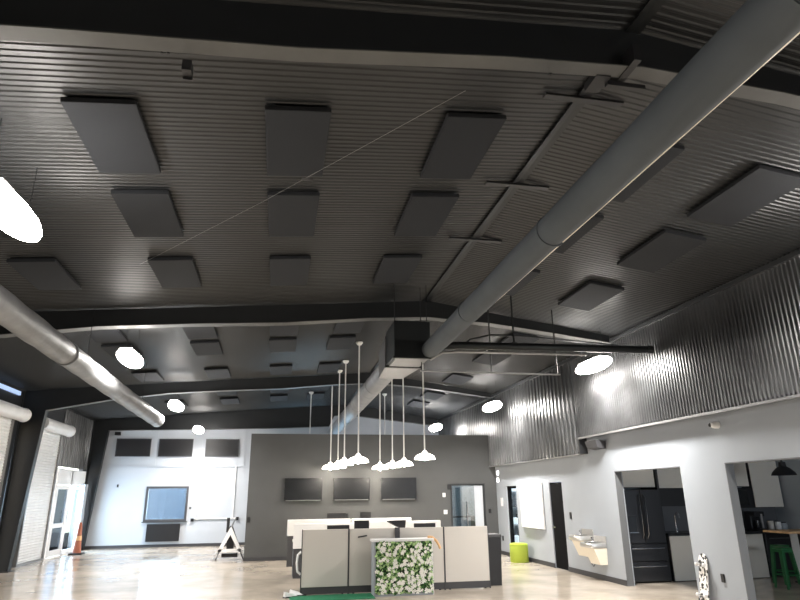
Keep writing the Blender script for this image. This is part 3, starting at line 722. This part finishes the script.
# table
t = thing('bar_table', 'high bar table with blond wood top and black legs', 'table', (10.2, 10.9, 0))
MB().box(-.68, .9, -.33, .33, .93, .97, .006).build('tabletop', M['wood'], t)
for x in (-.12, .85):
    MB().box(x - .04, x + .04, -.04, .04, .02, .93).build('leg', M['black'], t)
    MB().box(x - .06, x + .06, -.3, .3, 0, .03).build('foot', M['black'], t)
def stool(x, y, label, first=[None]):
    if first[0]: return dup(first[0], (x, y, 0), label)
    t = thing('bar_stool', label, 'stool', (x, y, 0), 0, 'green metal bar stools')
    s_ = MB().box(-.12, .12, -.12, .12, .67, .70, .012); s_.build('seat', M['greenmetal'], t, True)
    MB().hull8([(-.125, -.125, .62), (.125, -.125, .62), (.125, .125, .62), (-.125, .125, .62)], [(-.115, -.115, .67), (.115, -.115, .67), (.115, .115, .67), (-.115, .115, .67)]).build('apron', M['greenmetal'], t)
    for sx in (-1, 1):
        for sy in (-1, 1):
            a = .15; b_ = .10
            MB().hull8([(sx * a - .015, sy * a - .015, 0), (sx * a + .015, sy * a - .015, 0), (sx * a + .015, sy * a + .015, 0), (sx * a - .015, sy * a + .015, 0)],
                       [(sx * b_ - .02, sy * b_ - .02, .66), (sx * b_ + .02, sy * b_ - .02, .66), (sx * b_ + .02, sy * b_ + .02, .66), (sx * b_ - .02, sy * b_ + .02, .66)]).build('leg', M['greenmetal'], t)
    f = .135
    for p, q in (((-f, -f), (f, -f)), ((f, -f), (f, f)), ((f, f), (-f, f)), ((-f, f), (-f, -f))):
        MB().tube([(p[0], p[1], .23), (q[0], q[1], .23)], .009, 6).build('foot_rail', M['greenmetal'], t)
    first[0] = t
    return t
stool(9.33, 10.6, 'green metal bar stool nearest the pillar, at the end of the table')
stool(9.75, 11.12, 'green metal bar stool tucked behind the bar table')
t = thing('kitchen_pendant', 'black dome pendant lamp over the bar table', 'pendant lamp', (9.88, 10.8, 2.0))
MB().lathe([(.03, .26), (.06, .25), (.07, .17), (.12, .14), (.2, .06), (.225, 0), (.215, 0), (.19, .055), (.11, .125), (.001, .13)], 0, 0, 28).build('lamp_shade', M['black'], t, True)
MB().tube([(0, 0, .25), (0, 0, .44)], .02, 8).build('stem', M['black'], t, True)
# kitchen window (daylight source) on the front kitchen wall
w = struct(MB().box(8.0, 8.06, 3.0, 3.05, .9, 2.2).box(10.4, 10.46, 3.0, 3.05, .9, 2.2).box(8.06, 10.4, 3.0, 3.05, .9, .96).box(8.06, 10.4, 3.0, 3.05, 2.14, 2.2), 'window_3', M['white'])
struct(MB().box(8.06, 10.4, 3.01, 3.02, .96, 2.14), 'window_pane', M['skylit'], w)

# ------------------------------------------------------------ cubicle partitions
PY = 12.1
edges = [.49, 1.36, 2.28, 3.20, 4.10]
nm = ['leftmost', 'second from left, partly behind the flower panel', 'third, right behind the flower panel', 'rightmost']
for k in range(4):
    a, b_ = edges[k], edges[k + 1]
    t = thing('partition_panel', 'beige fabric cubicle partition in the front row, %s' % nm[k], 'partition', ((a + b_) / 2, PY + .03, 0), 0, 'beige partitions of the front row')
    h = (b_ - a) / 2
    MB().box(-h + .012, h - .012, -.03, .03, .13, 1.11, .006).build('fabric_panel', M['beige'], t)
    MB().box(-h, h, -.025, .025, .015, .13).build('kick_plate', M['darkgrey'], t, label='dark grey kick plate')
    MB().box(-h, -h + .014, -.034, .034, .0, 1.115).box(h - .012, h, -.034, .034, 0, 1.115).build('frame_post', M['darkgrey'], t)
    for sx in (-1, 1): MB().lathe([(.02, 0), (.02, .02)], sx * (h - .1), 0, 10).build('foot', M['black'], t)
# side return panels and rear rows
def rear(a, b_, y, label, top=1.12, split=.6, grp='white topped rear partitions'):
    t = thing('partition_panel', label, 'partition', ((a + b_) / 2, y, 0), 0, grp)
    h = (b_ - a) / 2
    MB().box(-h, h, -.03, .03, split, top, .015).build('white_panel', M['board'], t, label='bright white upper panel')
    MB().box(-h + .02, h, -.025, .025, .0, split).build('lower_panel', M['darkgrey'], t, label='dark grey lower panel')
rear(.40, 2.0, 14.6, 'white topped partition behind the leftmost beige partition, middle row')
rear(.30, 1.95, 17.0, 'white topped partition of the back row, at its left end', 1.13, .73)
rear(1.97, 3.6, 17.0, 'white topped partition of the back row, under the middle television', 1.13, .73)
rear(2.15, 4.05, 15.6, 'white topped partition left of the glass office door, right half of the middle row', 1.10, .6)
def desk(x, y, w, label):
    t = thing('desk', label, 'desk', (x, y, 0), 0, 'desks between the partitions')
    MB().box(-w / 2, w / 2, -.3, .3, .72, .75).build('desktop', M['kitcab'], t)
    for sx in (-1, 1): MB().box(sx * (w / 2 - .04) - .02, sx * (w / 2 - .04) + .02, -.28, .28, 0, .72).build('leg', M['darkgrey'], t)
desk(1.3, 12.75, 1.5, 'grey desk behind the left front partitions')
desk(2.95, 12.75, 1.5, 'grey desk behind the right front partitions')
desk(1.1, 15.1, 1.4, 'grey desk behind the middle row on the left')
desk(2.6, 17.45, 1.8, 'grey desk behind the back row')
def monitor(x, y, zt, w, h, label, zb=.75, rz=0, tilt=0):
    t = thing('monitor', label, 'monitor', (x, y, zb), rz, 'monitors on the desks')
    Z = zt - zb
    MB().box(-w / 2, w / 2, -.015, .015, Z - h, Z, .004).build('screen', M['black'], t)
    MB().box(-.03, .03, .01, .03, .01, Z - h + .1).build('stand', M['black'], t)
    MB().box(-.12, .12, -.06, .1, 0, .012).build('stand_base', M['black'], t)
monitor(1.60, 17.35, 1.27, .50, .4, 'black monitor rising above the back row on the left')
monitor(1.22, 12.75, 1.155, .44, .32, 'low black monitor just above the leftmost beige partition')
monitor(2.40, 17.35, 1.28, .30, .36, 'small black monitor left of the middle television edge, back row')
monitor(1.70, 12.85, 1.23, .30, .36, 'dark monitor between the two left seams of the front row')
monitor(3.0, 12.85, 1.155, .45, .3, 'thin grey monitor right of the desk lamp')
t = thing('desk_lamp', 'black angled desk lamp head rising above the front partitions', 'lamp', (2.42, 12.75, .75))
MB().hull8([(-.02, -.1, .35), (.13, -.1, .32), (.13, .1, .32), (-.02, .1, .35)], [(-.22, -.1, .47), (.15, -.1, .475), (.15, .1, .475), (-.22, .1, .455)]).build('lamp_head', M['black'], t)
MB().box(.02, .09, -.03, .03, .01, .36).build('stem', M['black'], t)
MB().lathe([(.1, 0), (.1, .015), (.001, .02)], .05, 0, 16).build('base', M['black'], t)
t = thing('phone_stand', 'tiny black upright object beside the back row monitor', 'stand', (1.88, 17.35, .75))
MB().box(-.045, .045, -.01, .01, .0, .50).build('upright', M['black'], t)
# dark pole above flower panel
solo(MB().box(2.24, 2.33, PY - .03, PY - .005, .93, 1.12), 'partition_bracket', M['darkgrey'], 'dark bracket on the partition seam above the flower panel', 'bracket')
# trash bin
t = thing('trash_bin', 'tall black bin at the right end of the front partitions', 'bin', (4.30, 12.55, 0))
MB().hull8([(-.15, -.18, 0), (.12, -.18, 0), (.12, .18, 0), (-.15, .18, 0)], [(-.17, -.2, .88), (.15, -.2, .88), (.15, .2, .88), (-.17, .2, .88)]).build('body', M['black'], t)
MB().box(-.18, .16, -.21, .21, .88, .94, .01).build('lid', M['darkgrey'], t)

# flower panel
t = thing('flower_planter', 'white framed panel full of green leaves and white blossoms', 'planter', (2.32, 11.62, 0))
MB().box(-.555, -.525, 0, .32, 0, .93).build('side_board', M['lightwall'], t, label='pale side board')
MB().box(.52, .545, 0.02, .32, 0, .90).build('side_board', M['white'], t, label='white side board')
MB().box(-.58, .56, -.01, .36, .90, .94, .004).build('top_ledge', M['white'], t, label='white top ledge')
MB().box(-.52, .52, 0, .3, 0.0, .035).build('bottom_rail', M['lightwall'], t, label='grey bottom rail')
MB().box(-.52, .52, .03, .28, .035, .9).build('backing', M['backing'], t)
def leaves(n, size, y0, y1, w, h0, h1):
    m = MB()
    for i in range(n):
        c = Vector((random.uniform(-w, w), random.uniform(y0, y1), random.uniform(h0, h1)))
        u = Vector((random.gauss(0, 1), random.gauss(0, .45), random.gauss(0, 1))).normalized()
        nrm = Vector((random.gauss(0, .5), -1, random.gauss(.3, .5))).normalized()
        v = nrm.cross(u).normalized(); u = v.cross(nrm); L = size * random.uniform(.7, 1.3)
        vs = [m.bm.verts.new(c + p) for p in (-u * L, -u * L * .2 + v * L * .5, u * L, -u * L * .2 - v * L * .5)]
        m.bm.faces.new(vs)
    return m
leaves(900, .035, -.01, .02, .52, .04, .9).build('leaf_mass', M['leaf'], t, kind='stuff', label='dark green leaves')
leaves(620, .032, -.025, .0, .52, .04, .9).build('pale_leaf_mass', M['leaf2'], t, kind='stuff', label='pale green leaves')
fl = MB()
for i in range(190):
    c = Vector((random.uniform(-.515, .515), -.035, random.uniform(.06, .87))); r0 = random.uniform(.02, .033)
    for k in range(5):
        a = 2 * math.pi * k / 5 + random.random() * .5
        u = Vector((math.cos(a), -.2, math.sin(a))); v = Vector((-math.sin(a), 0, math.cos(a)))
        vs = [fl.bm.verts.new(c + p) for p in (Vector((0, 0, 0)), u * r0 * .8 + v * r0 * .5, u * r0 * 1.3, u * r0 * .8 - v * r0 * .5)]
        fl.bm.faces.new(vs)
fl.build('blossom_mass', M['flower'], t, kind='stuff', label='white blossoms')
solo(MB().tube([(2.80, 11.75, .96), (2.87, 11.7, .955), (2.93, 11.64, .90), (2.98, 11.63, .82), (3.0, 11.63, .76)], .024, 8), 'tan_strap', M['strap'], 'tan strip drooping over the right end of the planter ledge', 'strap', smooth=True)
t = thing('marker_pen', 'black marker clipped to the partition left of the planter ledge', 'pen', (1.62, PY - .02, .975))
MB().tube([(-.09, 0, -.012), (.08, 0, .012)], .012, 8).build('barrel', M['black'], t, True)
# floor mat and bits
t = thing('floor_mat', 'green mat on the floor before the front partitions', 'mat', (1.05, 11.72, 0))
MB().box(-.75, .72, -.28, .3, .0, .012, .004).build('mat_surface', M['greenmat'], t)
t = thing('door_pull', 'white curved handle on the left end of the front partitions', 'handle', (.46, PY + .03, .35))
MB().tube([(.03, 0, 0), (-.03, 0, .05), (-.045, 0, .2), (-.03, 0, .33), (.03, 0, .38)], .022, 10).build('grip', M['white'], t, True)
for (x, y_, rz, s_) in ((.32, 11.96, .5, 'nearer'), (.43, 12.12, -.3, 'farther')):
    t = thing('shoe', '%s black and white shoe beside the left end of the partitions' % s_, 'shoe', (x, y_, 0), rz, 'shoes by the partition end')
    MB().prism([(-.13, 0), (.13, 0), (.135, .02), (-.13, .02)], 'y', -.045, .045).build('sole', M['black'], t)
    MB().hull8([(-.125, -.042, .02), (.125, -.04, .02), (.125, .04, .02), (-.125, .042, .02)], [(-.12, -.03, .10), (.03, -.028, .065), (.03, .028, .065), (-.12, .03, .10)]).build('upper', M['white'], t, True)

# ------------------------------------------------------------ lights
def area(name, loc, rot, sx, sy, energy, col):
    l = bpy.data.lights.new(name, 'AREA'); l.shape = 'RECTANGLE'; l.size = sx; l.size_y = sy; l.energy = energy; l.color = col
    o = bpy.data.objects.new(name, l); COL.objects.link(o); o.location = loc; o.rotation_euler = rot
    return o
R90 = math.pi / 2
area('entry_daylight', (XL - .4, 22.9, 1.4), (0, -R90, 0), 1.9, 2.5, 220, (.74, .86, 1))
area('window_daylight', (-4.0, Y1 + .5, 1.5), (-R90, 0, 0), 1.4, 1.1, 40, (.75, .88, 1))
area('kitchen_daylight', (9.2, 3.15, 1.55), (R90, 0, 0), 2.2, 1.1, 40, (.84, .92, 1))
area('office_light', (6.3, 20.4, 2.66), (0, 0, 0), 1.2, 1.2, 24, (.85, .95, 1))
area('store_light', (7.9, 17.0, 2.46), (0, 0, 0), .8, .8, 55, (.9, .95, 1))
area('rear_daylight', (1.3, 24.7, 1.7), (math.radians(-125), 0, 0), 3.0, 1.2, 60, (.45, .75, 1))
for lx, ly, lz in [p[0] for p in LB] + [(5.95, 4.3, 4.12), (-2.3, -.8, 4.05), (5.95, -1.2, 4.1)]:
    a = area('high_bay_glow', (lx, ly, lz - .16), (0, 0, 0), .3, 1.0, 95, (1, .965, .92))
    a.data.spread = math.radians(150)
for p in pend:
    l = bpy.data.lights.new('pendant_bulb_light', 'POINT'); l.energy = 22; l.color = (1, .9, .76); l.shadow_soft_size = .05
    o = bpy.data.objects.new('pendant_bulb_light', l); COL.objects.link(o); o.location = (p[0], p[1], p[2] - .06)

w = bpy.data.worlds.new('World'); S.world = w; w.use_nodes = True
nt = w.node_tree; bg = nt.nodes['Background']; sky = nt.nodes.new('ShaderNodeTexSky')
try:
    sky.sky_type = 'NISHITA'; sky.sun_disc = False; sky.sun_elevation = math.radians(35); sky.sun_rotation = math.radians(200)
except Exception: pass
nt.links.new(sky.outputs[0], bg.inputs['Color']); bg.inputs['Strength'].default_value = 0.35

# ------------------------------------------------------------ camera
cam = bpy.data.cameras.new('Camera'); co = bpy.data.objects.new('Camera', cam); COL.objects.link(co)
f = 603.0
U = Vector((-21, 1860, -f)).normalized(); F = Vector((277 - 400, 300 - 497, -f)); F = (F - U * F.dot(U)).normalized(); R = F.cross(U)
rot = Matrix((R, F, U)).to_4x4()
co.matrix_world = Matrix.Translation((0, 0, 1.7)) @ rot
cam.sensor_fit = 'HORIZONTAL'; cam.sensor_width = 36; cam.lens = f / 800 * 36; cam.clip_start = .05; cam.clip_end = 200
S.camera = co
S.view_settings.view_transform = 'Standard'; S.view_settings.look = 'None'; S.view_settings.gamma = 1
S.view_settings.use_curve_mapping = False
S.view_settings.exposure = 1.0
